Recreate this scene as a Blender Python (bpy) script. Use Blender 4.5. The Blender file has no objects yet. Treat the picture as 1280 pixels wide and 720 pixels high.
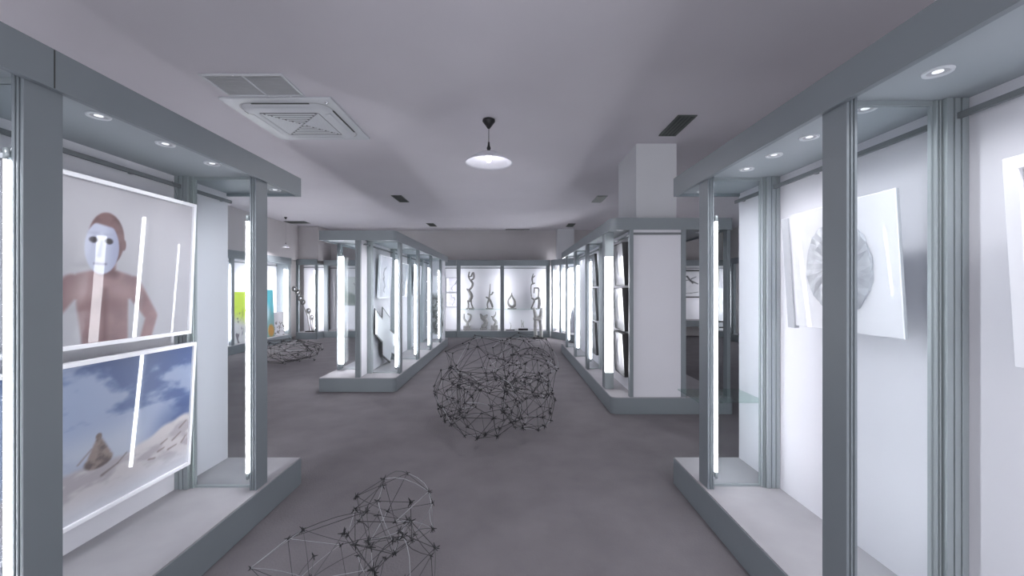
import bpy, bmesh, math, random
from mathutils import Vector, Matrix, noise

random.seed(7)
PI = math.pi
C = bpy.context.scene.collection
HC = 1.30            # camera height
CEIL = 2.92
F = 514.0            # focal length in pixels of a 1280-wide frame
TOP0, TOP1 = 1.913, 2.035     # canopy fascia
SOFF = 1.932
PL = 0.176           # plinth height


# ------------------------------------------------------------------ materials
def srgb(c):
    return tuple(((x / 255.0) / 12.92 if x / 255.0 <= 0.04045 else ((x / 255.0 + 0.055) / 1.055) ** 2.4) for x in c)


def mat(name, col, rough=0.5, metal=0.0, noise_scale=None, noise_amt=0.06, bump=0.0, coat=0.0, spec=0.5, stretch=None):
    m = bpy.data.materials.new(name)
    m.use_nodes = True
    nt = m.node_tree
    b = nt.nodes['Principled BSDF']
    b.inputs['Base Color'].default_value = (*col, 1)
    b.inputs['Roughness'].default_value = rough
    b.inputs['Metallic'].default_value = metal
    b.inputs['Specular IOR Level'].default_value = spec
    if coat:
        b.inputs['Coat Weight'].default_value = coat
        b.inputs['Coat Roughness'].default_value = 0.02
    if noise_scale:
        tc = nt.nodes.new('ShaderNodeTexCoord')
        mp = nt.nodes.new('ShaderNodeMapping')
        if stretch:
            mp.inputs['Scale'].default_value = stretch
        n = nt.nodes.new('ShaderNodeTexNoise')
        n.inputs['Scale'].default_value = noise_scale
        n.inputs['Detail'].default_value = 6
        r = nt.nodes.new('ShaderNodeMapRange')
        r.inputs['From Min'].default_value = 0.3
        r.inputs['From Max'].default_value = 0.7
        r.inputs['To Min'].default_value = 1 - noise_amt
        r.inputs['To Max'].default_value = 1 + noise_amt
        mx = nt.nodes.new('ShaderNodeMix')
        mx.data_type = 'RGBA'
        mx.blend_type = 'MULTIPLY'
        mx.inputs['Factor'].default_value = 1.0
        mx.inputs['A'].default_value = (*col, 1)
        nt.links.new(tc.outputs['Object'], mp.inputs['Vector'])
        nt.links.new(mp.outputs['Vector'], n.inputs['Vector'])
        nt.links.new(n.outputs['Fac'], r.inputs['Value'])
        nt.links.new(r.outputs['Result'], mx.inputs['B'])
        nt.links.new(mx.outputs['Result'], b.inputs['Base Color'])
        if bump:
            n2 = nt.nodes.new('ShaderNodeTexNoise')
            n2.inputs['Scale'].default_value = noise_scale * 25
            n2.inputs['Detail'].default_value = 3
            nt.links.new(mp.outputs['Vector'], n2.inputs['Vector'])
            bp = nt.nodes.new('ShaderNodeBump')
            bp.inputs['Strength'].default_value = bump
            bp.inputs['Distance'].default_value = 0.01
            nt.links.new(n2.outputs['Fac'], bp.inputs['Height'])
            nt.links.new(bp.outputs['Normal'], b.inputs['Normal'])
    return m


def emit(name, col, strength):
    m = bpy.data.materials.new(name)
    m.use_nodes = True
    nt = m.node_tree
    nt.nodes.clear()
    e = nt.nodes.new('ShaderNodeEmission')
    e.inputs['Color'].default_value = (*col, 1)
    e.inputs['Strength'].default_value = strength
    o = nt.nodes.new('ShaderNodeOutputMaterial')
    nt.links.new(e.outputs[0], o.inputs[0])
    return m


def glass_mat(name, tint, ior=1.5):
    m = bpy.data.materials.new(name)
    m.use_nodes = True
    nt = m.node_tree
    nt.nodes.clear()
    t = nt.nodes.new('ShaderNodeBsdfTransparent')
    t.inputs['Color'].default_value = (*tint, 1)
    g = nt.nodes.new('ShaderNodeBsdfGlossy')
    g.inputs['Roughness'].default_value = 0.01
    g.inputs['Color'].default_value = (0.95, 1, 0.99, 1)
    fr = nt.nodes.new('ShaderNodeFresnel')
    gm = nt.nodes.new('ShaderNodeNewGeometry')
    io = nt.nodes.new('ShaderNodeMapRange')      # both faces of a thin pane reflect alike
    io.inputs['To Min'].default_value = ior
    io.inputs['To Max'].default_value = 1 / ior
    nt.links.new(gm.outputs['Backfacing'], io.inputs['Value'])
    nt.links.new(io.outputs['Result'], fr.inputs['IOR'])
    mx = nt.nodes.new('ShaderNodeMixShader')
    o = nt.nodes.new('ShaderNodeOutputMaterial')
    nt.links.new(fr.outputs[0], mx.inputs[0])
    nt.links.new(t.outputs[0], mx.inputs[1])
    nt.links.new(g.outputs[0], mx.inputs[2])
    nt.links.new(mx.outputs[0], o.inputs[0])
    return m


def paint_mat(name, coat=0.0, rough=0.6):
    m = bpy.data.materials.new(name)
    m.use_nodes = True
    nt = m.node_tree
    b = nt.nodes['Principled BSDF']
    a = nt.nodes.new('ShaderNodeAttribute')
    a.attribute_name = 'Col'
    nt.links.new(a.outputs['Color'], b.inputs['Base Color'])
    b.inputs['Roughness'].default_value = rough
    if coat:
        b.inputs['Coat Weight'].default_value = coat
        b.inputs['Coat Roughness'].default_value = 0.0
    return m


M = {
    'ceiling': mat('ceiling_paint', (0.685, 0.66, 0.70), 0.9, noise_scale=1.5, noise_amt=0.02, spec=0.1),
    'wall': mat('wall_paint', (0.50, 0.48, 0.485), 0.9, noise_scale=2, noise_amt=0.03, spec=0.1),
    'column': mat('column_paint', (0.62, 0.63, 0.65), 0.85, noise_scale=2, noise_amt=0.02, spec=0.1),
    'floor': mat('carpet', (0.174, 0.163, 0.172), 1.0, noise_scale=3.5, noise_amt=0.09, bump=0.35, spec=0.05),
    'grey': mat('grey_lacquer', (0.200, 0.226, 0.243), 0.45, noise_scale=3, noise_amt=0.03),
    'soffit': mat('soffit_grey', (0.33, 0.362, 0.385), 0.5, noise_scale=3, noise_amt=0.02),
    'alu': mat('satin_aluminium', (0.36, 0.40, 0.41), 0.35, metal=0.35, noise_scale=30, noise_amt=0.015, stretch=(1, 1, .05)),
    'rail': mat('rail_grey', (0.16, 0.17, 0.18), 0.5, noise_scale=10, noise_amt=0.05),
    'plate': mat('platform_felt', (0.36, 0.35, 0.365), 0.95, noise_scale=6, noise_amt=0.04, spec=0.1),
    'panel': mat('white_panel', (0.69, 0.685, 0.722), 0.7, noise_scale=2, noise_amt=0.015, spec=0.2),
    'whiteframe': mat('white_frame', (0.80, 0.80, 0.83), 0.5, noise_scale=8, noise_amt=0.02),
    'canvas': mat('white_canvas', (0.80, 0.80, 0.83), 0.7, noise_scale=60, noise_amt=0.02),
    'canvas_gloss': mat('white_gloss_relief', (0.62, 0.62, 0.65), 0.35, noise_scale=20, noise_amt=0.02, coat=0.6),
    'silver': mat('silver_relief', (0.36, 0.37, 0.40), 0.4, noise_scale=14, noise_amt=0.18, coat=0.15),
    'palegrey': mat('pale_grey', (0.42, 0.43, 0.46), 0.6, noise_scale=20, noise_amt=0.03),
    'black': mat('black_paint', (0.012, 0.012, 0.014), 0.45, noise_scale=20, noise_amt=0.1),
    'darkframe': mat('dark_frame', (0.035, 0.033, 0.033), 0.45, noise_scale=20, noise_amt=0.1),
    'wire': mat('dark_wire', (0.030, 0.031, 0.033), 0.5, noise_scale=6, noise_amt=0.4),
    'palewire': mat('pale_wire', (0.36, 0.37, 0.38), 0.35, metal=0.6, noise_scale=6, noise_amt=0.2),
    'plastic': mat('white_plastic', (0.60, 0.62, 0.65), 0.4, noise_scale=5, noise_amt=0.02),
    'filter': mat('filter_grey', (0.22, 0.225, 0.235), 0.8, noise_scale=8, noise_amt=0.05),
    'grille': mat('grille_grey', (0.46, 0.47, 0.485), 0.6, noise_scale=8, noise_amt=0.03),
    'slot': mat('dark_slot', (0.05, 0.055, 0.05), 0.6, noise_scale=8, noise_amt=0.1),
    'vent': mat('vent_metal', (0.085, 0.10, 0.09), 0.5, noise_scale=8, noise_amt=0.1),
    'shade': mat('white_enamel', (0.80, 0.80, 0.86), 0.4, noise_scale=8, noise_amt=0.02),
    'bronze': mat('grey_bronze', (0.17, 0.165, 0.16), 0.45, noise_scale=15, noise_amt=0.25),
    'stone': mat('grey_stone', (0.27, 0.265, 0.26), 0.7, noise_scale=15, noise_amt=0.2),
    'clay': mat('pale_clay', (0.42, 0.42, 0.41), 0.7, noise_scale=15, noise_amt=0.15),
    'chrome': mat('chrome', (0.6, 0.6, 0.62), 0.15, metal=1.0, noise_scale=20, noise_amt=0.05),
    'paper': mat('white_card', (0.74, 0.75, 0.77), 0.7, noise_scale=20, noise_amt=0.02),
    'cream': mat('cream_card', (0.52, 0.52, 0.46), 0.7, noise_scale=20, noise_amt=0.06),
    'tube': emit('tube_glow', (0.93, 0.94, 1.0), 35.0),
    'tube_soft': emit('tube_glow_soft', (0.93, 0.94, 1.0), 17.0),
    'tube_right': emit('tube_glow_right', (0.93, 0.94, 1.0), 27.0),
    'tube_far': emit('tube_glow_far', (0.93, 0.94, 1.0), 34.0),
    'tube_mid': emit('tube_glow_mid', (0.93, 0.94, 1.0), 42.0),
    'lens': emit('downlight_glow', (0.93, 0.95, 1.0), 9.0),
    'spotlens': emit('downlight_glow', (0.93, 0.95, 1.0), 1.1),
    'bulb': emit('bulb_glow', (0.96, 0.95, 1.0), 20.0),
    'glass': glass_mat('clear_glass', (0.935, 0.955, 0.96), 1.17),
    'shelfglass': glass_mat('shelf_glass', (0.84, 0.90, 0.88), 1.3),
    'print': paint_mat('glazed_print', coat=1.0, rough=0.5),
    'paintmatt': paint_mat('matt_painting', coat=0.0, rough=0.8),
}


# ------------------------------------------------------------------ mesh helpers
class MB:
    def __init__(self):
        self.v, self.f, self.sm = [], [], []

    def add(self, vs, fs, smooth=False):
        o = len(self.v)
        self.v += [tuple(p) for p in vs]
        self.f += [tuple(i + o for i in f) for f in fs]
        self.sm += [smooth] * len(fs)
        return self

    def box(self, x0, x1, y0, y1, z0, z1):
        x0, x1 = min(x0, x1), max(x0, x1)
        y0, y1 = min(y0, y1), max(y0, y1)
        vs = [(x0, y0, z0), (x1, y0, z0), (x1, y1, z0), (x0, y1, z0), (x0, y0, z1), (x1, y0, z1), (x1, y1, z1), (x0, y1, z1)]
        fs = [(3, 2, 1, 0), (4, 5, 6, 7), (0, 1, 5, 4), (1, 2, 6, 5), (2, 3, 7, 6), (3, 0, 4, 7)]
        return self.add(vs, fs)

    def prism(self, poly, z0, z1):
        a = sum(poly[i][0] * poly[(i + 1) % len(poly)][1] - poly[(i + 1) % len(poly)][0] * poly[i][1] for i in range(len(poly)))
        if a < 0:
            poly = poly[::-1]
        n = len(poly)
        vs = [(x, y, z0) for x, y in poly] + [(x, y, z1) for x, y in poly]
        fs = [tuple(range(n))[::-1], tuple(range(n, 2 * n))]
        fs += [(i, (i + 1) % n, n + (i + 1) % n, n + i) for i in range(n)]
        return self.add(vs, fs)

    def ring(self, outer, inner, z0, z1):
        n = len(outer)
        vs = [(x, y, z0) for x, y in outer] + [(x, y, z0) for x, y in inner] + [(x, y, z1) for x, y in outer] + [(x, y, z1) for x, y in inner]
        fs = []
        for i in range(n):
            j = (i + 1) % n
            fs += [(i, j, 2 * n + j, 2 * n + i), (n + j, n + i, 3 * n + i, 3 * n + j), (j, i, n + i, n + j), (2 * n + i, 2 * n + j, 3 * n + j, 3 * n + i)]
        return self.add(vs, fs)

    def tube(self, pts, rad, n=8, caps=True, smooth=True):
        pts = [Vector(p) for p in pts]
        if not isinstance(rad, (list, tuple)):
            rad = [rad] * len(pts)
        vs, fs = [], []
        up = None
        for i, p in enumerate(pts):
            d = (pts[min(i + 1, len(pts) - 1)] - pts[max(i - 1, 0)])
            if d.length < 1e-9:
                d = Vector((0, 0, 1))
            d.normalize()
            if up is None:
                up = d.orthogonal().normalized()
            up = (up - d * up.dot(d))
            if up.length < 1e-6:
                up = d.orthogonal()
            up.normalize()
            w = d.cross(up)
            for k in range(n):
                a = 2 * PI * k / n
                vs.append(p + (up * math.cos(a) + w * math.sin(a)) * rad[i])
        for i in range(len(pts) - 1):
            for k in range(n):
                a, b = i * n + k, i * n + (k + 1) % n
                fs.append((a, b, b + n, a + n))
        self.add(vs, fs, smooth)
        if caps:
            o = (len(pts) - 1) * n
            self.add(vs[:n], [tuple(range(n))[::-1]])
            self.add(vs[o:o + n], [tuple(range(n))])
        return self

    def lathe(self, prof, c=(0, 0, 0), n=32, smooth=True):
        vs, fs = [], []
        for r, z in prof:
            for k in range(n):
                a = 2 * PI * k / n
                vs.append((c[0] + r * math.cos(a), c[1] + r * math.sin(a), c[2] + z))
        for i in range(len(prof) - 1):
            for k in range(n):
                a, b = i * n + k, i * n + (k + 1) % n
                fs.append((a, b, b + n, a + n))
        return self.add(vs, fs, smooth)

    def ball(self, c, r, n=8, m=6, sc=(1, 1, 1)):
        prof = [(r * math.sin(PI * i / m), -r * math.cos(PI * i / m)) for i in range(m + 1)]
        vs, fs = [], []
        for pr, pz in prof:
            for k in range(n):
                a = 2 * PI * k / n
                vs.append((c[0] + pr * math.cos(a) * sc[0], c[1] + pr * math.sin(a) * sc[1], c[2] + pz * sc[2]))
        for i in range(m):
            for k in range(n):
                a, b = i * n + k, i * n + (k + 1) % n
                fs.append((a, b, b + n, a + n))
        return self.add(vs, fs, True)

    def mesh(self, name):
        me = bpy.data.meshes.new(name)
        me.from_pydata(self.v, [], self.f)
        me.polygons.foreach_set('use_smooth', self.sm)
        me.update()
        return me

    def build_raw(self, name, mats, parent, idx):
        me = self.mesh(name)
        for m in mats:
            me.materials.append(m)
        me.polygons.foreach_set('material_index', idx)
        o = bpy.data.objects.new(name, me)
        C.objects.link(o)
        o.parent = parent
        return o

    def build(self, name, m, parent=None, bevel=0.0):
        me = self.mesh(name)
        me.materials.append(m)
        bm = bmesh.new()
        bm.from_mesh(me)
        bmesh.ops.remove_doubles(bm, verts=bm.verts, dist=1e-6)
        bmesh.ops.recalc_face_normals(bm, faces=bm.faces)
        bm.to_mesh(me)
        bm.free()
        o = bpy.data.objects.new(name, me)
        C.objects.link(o)
        if parent:
            o.parent = parent
        if bevel:
            b = o.modifiers.new('bevel', 'BEVEL')
            b.width = bevel
            b.segments = 2
            b.limit_method = 'ANGLE'
        return o


def tag(o, label, cat, group=None):
    o['label'] = label
    o['category'] = cat
    if group:
        o['group'] = group
    return o


def thing(name, label, cat, loc=(0, 0, 0), rot=(0, 0, 0), group=None):
    o = bpy.data.objects.new(name, None)
    o.empty_display_size = 0.1
    C.objects.link(o)
    o.location = loc
    o.rotation_euler = rot
    return tag(o, label, cat, group)


def struct(name, mb, m, bevel=0):
    o = mb.build(name, m, None, bevel)
    o['kind'] = 'structure'
    return o


def rrect(x0, x1, y0, y1, r, n=6):
    """rounded rectangle; r = radii at (x0y0, x1y0, x1y1, x0y1)"""
    pts = []
    cs = [(x0, y0, 1, 1, PI), (x1, y0, -1, 1, 1.5 * PI), (x1, y1, -1, -1, 0), (x0, y1, 1, -1, .5 * PI)]
    for (x, y, sx, sy, a0), rr in zip(cs, r):
        rr = max(rr, 0.0005)
        for k in range(n + 1):
            a = a0 + .5 * PI * k / n
            pts.append((x + sx * rr + rr * math.cos(a), y + sy * rr + rr * math.sin(a)))
    return pts


def inset_rr(x0, x1, y0, y1, r, d):
    return rrect(x0 + d, x1 - d, y0 + d, y1 - d, [max(q - d, 0.0005) for q in r])


# ------------------------------------------------------------------ setting
YB, YW0, XL, XR = 11.40, -2.2, -5.92, 5.92
struct('floor', MB().box(XL - .1, XR + .1, YW0 - .1, YB + .1, -.1, 0), M['floor'])
struct('ceiling', MB().box(XL - .1, XR + .1, YW0 - .1, YB + .1, CEIL, CEIL + .1), M['ceiling'])
struct('wall_back', MB().box(XL - .1, XR + .1, YB, YB + .1, 0, CEIL), M['wall'])
mb = MB().box(XL - .1, -5.2, YW0 - .1, YW0, 0, CEIL)
mb.box(5.2, XR + .1, YW0 - .1, YW0, 0, CEIL)
mb.box(-5.2, 5.2, YW0 - .1, YW0, 2.75, CEIL)
struct('wall_front', mb, M['wall'])                 # unseen wall behind the viewer; wide opening added to let in world light
struct('wall_left', MB().box(XL - .1, XL, YW0, YB, 0, CEIL), M['wall'])
struct('wall_right', MB().box(XR, XR + .1, YW0, YB, 0, CEIL), M['wall'])
struct('trim_1', MB().box(XL, -5.52, 7.4, 10.66, TOP1 + .004, CEIL), M['wall'])         # bulkhead over the left wall case
struct('trim_2', MB().box(XL, -5.0, 10.66, YB, TOP1 + .004, CEIL), M['wall'])           # boxed corner
struct('column_1', MB().box(1.395, 1.845, 4.59, 5.34, 0, CEIL), M['column'])           # through the right island
struct('column_2', MB().box(1.245, 1.70, 11.1, YB, 0, CEIL), M['column'])              # pilaster at the back


# ------------------------------------------------------------------ display case pieces
def grooved(x0, x1, y0, y1, side='y0', n=2, g=.005, d=.006):
    """rectangular profile with grooves cut along one face"""
    if side == 'y0':
        pts = [(x0, y0)]
        for k in range(n):
            c = x0 + (x1 - x0) * (k + 1) / (n + 1)
            pts += [(c - g / 2, y0), (c - g / 2, y0 + d), (c + g / 2, y0 + d), (c + g / 2, y0)]
        pts += [(x1, y0), (x1, y1), (x0, y1)]
    return pts


def post(root, x0, x1, y0, y1, z0=PL, z1=SOFF, n=2, m='grey', bevel=0.0015):
    return MB().prism(grooved(min(x0, x1), max(x0, x1), y0, y1, n=n), z0, z1).build('post', M[m], root, bevel)


def tube_lamp(root, x, y, z0, z1, r=.0115, m='tube'):
    t = MB().tube([(x, y, z0), (x, y, z1)], r, 14).build('light_tube', M[m], root)
    for a, b in ((z0 - .035, z0), (z1, z1 + .035)):
        h = MB().tube([(x, y, a), (x, y, b)], r * 1.05, 14)
        h.box(x - .006, x + .006, y, y + .02, a + .008, b - .008)
        h.build('lamp_holder', M['alu'], t)
    return t


def downlight(root, x, y, z, r=.036, lit='spotlens', power=5.0):
    d = MB().lathe([(r * .70, 0.0), (r * .70, -.004), (r * .95, -.006), (r, -.002), (r, .002)], (x, y, z), 24).build('downlight', M['plastic'], root)
    MB().lathe([(0.0005, .0), (r * .36, -.001), (r * .36, .004)], (x, y, z - .001), 20).build('lens', M[lit], d)
    g = MB().lathe([(r * .70, -.0005), (r * .36, .001)], (x, y, z - .0015), 24)
    g.build('reflector', M['palegrey'], d)
    L = bpy.data.lights.new('downlight_beam', 'SPOT')
    L.energy = power
    L.color = (.94, .95, 1.0)
    L.spot_size = math.radians(150)
    L.spot_blend = 1.0
    L.shadow_soft_size = r * .5
    lo = bpy.data.objects.new('downlight_beam', L)
    C.objects.link(lo)
    lo.parent = d
    lo.location = (x, y, z - .012)
    return d


def plinth(root, x0, x1, y0, y1, r, h=PL):
    MB().prism(rrect(x0, x1, y0, y1, r), 0, h - .006).build('plinth', M['grey'], root, .004)
    MB().prism(inset_rr(x0, x1, y0, y1, r, .004), h - .006, h).build('platform_top', M['plate'], root)


def canopy(root, x0, x1, y0, y1, r, seams=()):
    """fascia ring, soffit plate and top plate as one mesh"""
    mb = MB()
    mb.ring(rrect(x0, x1, y0, y1, r), inset_rr(x0, x1, y0, y1, r, .022), TOP0, TOP1)
    mb.prism(inset_rr(x0, x1, y0, y1, r, .022), TOP1 - .02, TOP1 - .002)
    c = mb.build('canopy', M['grey'], root, .002)
    MB().prism(inset_rr(x0, x1, y0, y1, r, .0222), SOFF, SOFF + .02).build('soffit', M['soffit'], c)
    for (sx, sy) in seams:
        MB().box(sx - .0015, sx + .0015, sy - .0015, sy + .0015, TOP0 + .002, TOP1 - .002).build('seam', M['slot'], c)
    return c


def cross_pane(root, xa, xb, y, z0=PL, z1=SOFF):
    """glass pane across the case with a thin aluminium frame"""
    xa, xb = min(xa, xb), max(xa, xb)
    p = MB().box(xa + .004, xb - .004, y - .003, y + .003, z0 + .012, z1 - .016).build('glass_pane', M['glass'], root)
    fr = MB()
    fr.box(xa, xb, y - .008, y + .008, z1 - .016, z1)
    fr.box(xa, xb, y - .006, y + .006, z0, z0 + .012)
    fr.box(xa, xa + .006, y - .006, y + .006, z0 + .012, z1 - .016)
    fr.box(xb - .006, xb, y - .006, y + .006, z0 + .012, z1 - .016)
    fr.build('pane_frame', M['alu'], p)
    return p


def rail(root, x, y0, y1, z=1.872, h=.020, s=1):
    """hanging rail along the back panel; s points into the case"""
    mb = MB()
    mb.box(x + s * .028, x + s * .042, y0, y1, z - h / 2, z + h / 2)
    n = max(2, int((y1 - y0) / .55))
    for k in range(n + 1):
        yy = y0 + .05 + (y1 - y0 - .1) * k / n
        mb.box(x, x + s * .03, yy - .008, yy + .008, z - .006, z + .006)
    return mb.build('hanging_rail', M['rail'], root, .001)


# ------------------------------------------------------------------ near left case
def near_case(s, xf, xb, posts, lamp_posts, label, ys, dl_y, dl_x, seams, back_lamps=(), outer=None):
    """s=+1: case opens towards +X (left case); s=-1: opens towards -X"""
    y0, y1 = ys
    root = thing('display_case', label, 'display case', (0, 0, 0))
    bk = xb - s * .05
    xe = bk if outer is None else outer
    x0, x1 = min(xf, xe), max(xf, xe)
    r = (.0, .0, .0, .0)
    plinth(root, x0, x1, y0, y1, r)
    canopy(root, x0, x1, y0, y1, r, seams)
    MB().box(xb, bk, y0 + .01, y1 - .01, PL, SOFF).build('back_panel', M['panel'], root)
    rail(root, xb, y0 + .03, y1 - .03, s=s)
    xo = xf - s * .018                      # aisle face of the posts
    for py in posts:
        post(root, xo, xo - s * .036, py - .053, py + .053, n=2)
        post(root, xb + s * .075, xb + s * .002, py - .045, py - .005, n=2, m='alu')
        post(root, xb + s * .095, xb + s * .077, py - .03, py + .0, n=1, m='alu')
        cross_pane(root, xo - s * .037, xb + s * .095, py - .012)
    for py in lamp_posts:
        tube_lamp(root, xo - s * .048, py - .052, .275, 1.675, .008, 'tube' if s > 0 else 'tube_right')
    for py in back_lamps:
        tube_lamp(root, xo - s * .050, py + .078, .275, 1.675, m='tube_soft')
    for yy in dl_y:
        downlight(root, dl_x, yy, SOFF)
    if outer is not None:                   # the same again on the other aisle
        for py in posts:
            post(root, outer + s * .018, outer + s * .054, py - .053, py + .053, n=2)
            tube_lamp(root, outer + s * .067, py - .066, .275, 1.675, .019 if s > 0 else .010, 'tube_mid' if s > 0 else 'tube_soft')
    return root


case_l = near_case(1, -1.402, -1.885, [0.16, 1.25, 2.342], [1.25, 2.342],
                   'grey metal display case at left holding the masked man photograph and the desert photograph', (-.6, 2.745), [.40, .68, .96, 1.50, 1.79, 2.07, 2.62], -1.505,
                   [(-1.402, 1.262)], outer=-2.39)
case_r = near_case(-1, 1.083, 1.515, [0.44, 1.403, 2.357], [2.357],
                   'grey metal display case at right with the white relief canvases and a glass side shelf', (-.6, 2.745), [.45, .70, .94, 1.195, 1.44, 1.71, 1.94, 2.165, 2.66], 1.24,
                   [(1.083, .44)], back_lamps=[.44, 1.403, 2.357], outer=2.02)
sh = MB().box(1.108, 1.510, 2.425, 2.738, .626, .634).build('glass_shelf', M['shelfglass'], case_r)


# ------------------------------------------------------------------ pictures
def painting(name, w, h, fn, m, parent, nx=90, ny=70, y=0.0, x0=None, z0=0.0, dim=1.0):
    """flat picture surface facing local -Y, colours from fn(u,v) in sRGB 0..255"""
    x0 = -w / 2 if x0 is None else x0
    vs, cols = [], []
    for j in range(ny + 1):
        for i in range(nx + 1):
            u, v = i / nx, j / ny
            vs.append((x0 + u * w, y, z0 + v * h))
            cols.append((*srgb([q * dim for q in fn(u, v)]), 1))
    fs = [(j * (nx + 1) + i, j * (nx + 1) + i + 1, (j + 1) * (nx + 1) + i + 1, (j + 1) * (nx + 1) + i) for j in range(ny) for i in range(nx)]
    me = bpy.data.meshes.new(name)
    me.from_pydata(vs, [], fs)
    at = me.color_attributes.new('Col', 'FLOAT_COLOR', 'POINT')
    at.data.foreach_set('color', [c for q in cols for c in q])
    me.materials.append(m)
    o = bpy.data.objects.new(name, me)
    C.objects.link(o)
    o.parent = parent
    return o


def lerp(a, b, t):
    t = max(0, min(1, t))
    return tuple(a[i] + (b[i] - a[i]) * t for i in range(len(a)))


def sm(a, b, x):
    t = max(0, min(1, (x - a) / (b - a)))
    return t * t * (3 - 2 * t)


def nz(u, v, s, o=0.0):
    return noise.fractal(Vector((u * s + o, v * s - o, o * .7)), 1.0, 2.0, 5)


def ell(u, v, cx, cy, rx, ry, e=.12):
    d = math.hypot((u - cx) / rx, (v - cy) / ry)
    return 1 - sm(1 - e, 1 + e, d)


def seg(u, v, a, b, ra, rb, e=.015):
    ax, ay = a
    bx, by = b
    dx, dy = bx - ax, by - ay
    t = max(0, min(1, ((u - ax) * dx + (v - ay) * dy) / (dx * dx + dy * dy)))
    d = math.hypot(u - ax - t * dx, v - ay - t * dy)
    return 1 - sm(-e, e, d - (ra + (rb - ra) * t))


ASP = .90 / .71


def masked_man(u, v):
    x = u * ASP                       # square units, height 1
    bg = lerp((186, 186, 192), (206, 203, 208), v * .6 + .2 * nz(u, v, 2.5, 3))
    c = bg
    skin = lerp((150, 108, 108), (104, 68, 70), sm(-.5, .5, nz(u, v, 4, 1)) * .6)
    skin = lerp(skin, (185, 150, 150), .35 * ell(x, v, .52, .28, .16, .22, .8))
    b = 0
    b = max(b, seg(x, v, (.575, .26), (.60, .02), .165, .150))          # torso
    b = max(b, seg(x, v, (.38, .36), (.235, .14), .066, .046))        # arms
    b = max(b, seg(x, v, (.235, .14), (.33, -.12), .046, .042))
    b = max(b, seg(x, v, (.77, .36), (.93, .14), .066, .046))
    b = max(b, seg(x, v, (.93, .14), (.86, -.12), .046, .042))
    b = max(b, seg(x, v, (.582, .42), (.585, .55), .062, .062))
    b = max(b, seg(x, v, (.58, .43), (.43, .375), .045, .06))
    b = max(b, seg(x, v, (.58, .43), (.73, .375), .045, .06))
    b = max(b, seg(x, v, (.43, .35), (.73, .35), .082, .082))
    c = lerp(c, skin, b * .80)
    c = lerp(c, (92, 62, 64), .7 * seg(x, v, (.56, .46), (.64, .44), .030, .03, .03) * b)
    for lx in (.47, .70):
        c = lerp(c, (196, 166, 164), .45 * b * ell(x, v, lx, .30, .085, .075, .9))
    for lx in (.50, .66):
        c = lerp(c, (120, 82, 84), .4 * b * ell(x, v, lx, .24, .09, .05, .9))
    c = lerp(c, (98, 62, 64), .6 * b * seg(x, v, (.58, .33), (.59, .02), .012, .012, .03))
    head = ell(x, v, .58, .655, .118, .172, .05)
    c = lerp(c, lerp((128, 96, 96), (92, 64, 66), nz(u, v, 9, 5) + .4), head)
    ear = ell(x, v, .696, .63, .016, .036, .25)
    c = lerp(c, (122, 90, 90), ear)
    mask = ell(x, v, .553, .60, .110, .168, .05) * (1 - sm(.735, .755, v + .15 * (x - .55)))
    mk = lerp((206, 211, 232), (172, 178, 206), sm(.54, .66, x))
    c = lerp(c, mk, mask)
    for ex in (.495, .595):
        c = lerp(c, (52, 46, 54), ell(x, v, ex, .645, .026, .019, .3))
        c = lerp(c, (176, 180, 202), .7 * seg(x, v, (ex - .03, .685), (ex + .03, .69), .006, .005))
    c = lerp(c, (160, 166, 192), .8 * seg(x, v, (.548, .64), (.535, .55), .006, .014))
    c = lerp(c, (120, 118, 140), .8 * seg(x, v, (.508, .497), (.580, .497), .007, .006, .008))
    return c


def desert(u, v):
    x = u * .90 / .675
    hor = .31 + .015 * math.sin(u * 9) + .10 * sm(.55, 1.0, u) + .006 * math.sin(u * 41)
    cl = sm(-.15, .35, nz(u * 1.2, v * 1.9, 2.4, 9) + .22 - .55 * abs(v - .55) + .12 * (v < .6))
    sky = lerp((98, 118, 162), (84, 102, 146), v)
    sky = lerp(sky, (172, 184, 208), cl * .85)
    sky = lerp(sky, (192, 198, 212), .8 * sm(.62, .40, v) * (1 - sm(.55, .8, u)))
    sky = lerp(sky, (72, 90, 134), .75 * sm(.62, .95, u) * sm(.25, .0, v - hor))
    sand = lerp((206, 200, 202), (176, 170, 174), sm(-.2, .4, nz(u, v * 2, 5, 2)))
    sand = lerp(sand, (214, 216, 224), sm(.2, .0, v))
    c = lerp(sand, sky, sm(hor - .012, hor + .03, v))
    # footprints at the right, twigs
    for (a, b) in [((.78, .21), (.82, .22)), ((.85, .19), (.91, .20)), ((.88, .25), (.94, .29)), ((.80, .26), (.84, .28)), ((.93, .33), (.98, .37)), ((.72, .18), (.76, .17)), ((.95, .20), (.98, .24))]:
        c = lerp(c, (112, 96, 92), .75 * seg(u, v, a, b, .006, .004, .008))
    # cloaked sitter with a stick and a bowl-like shadow
    f = max(seg(u, v, (.425, .485), (.430, .37), .014, .058, .01), ell(u, v, .43, .335, .072, .05, .15), ell(u, v, .424, .50, .016, .022, .25))
    c = lerp(c, lerp((146, 130, 124), (96, 84, 82), sm(-.3, .4, nz(u, v, 16, 4))), f)
    c = lerp(c, (140, 126, 122), .7 * seg(u, v, (.33, .36), (.39, .43), .006, .005, .006))
    c = lerp(c, (110, 98, 96), .8 * seg(u, v, (.45, .225), (.53, .26), .008, .004, .008))
    c = lerp(c, (120, 108, 104), .8 * seg(u, v, (.53, .26), (.58, .31), .004, .004, .006))
    return c


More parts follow.
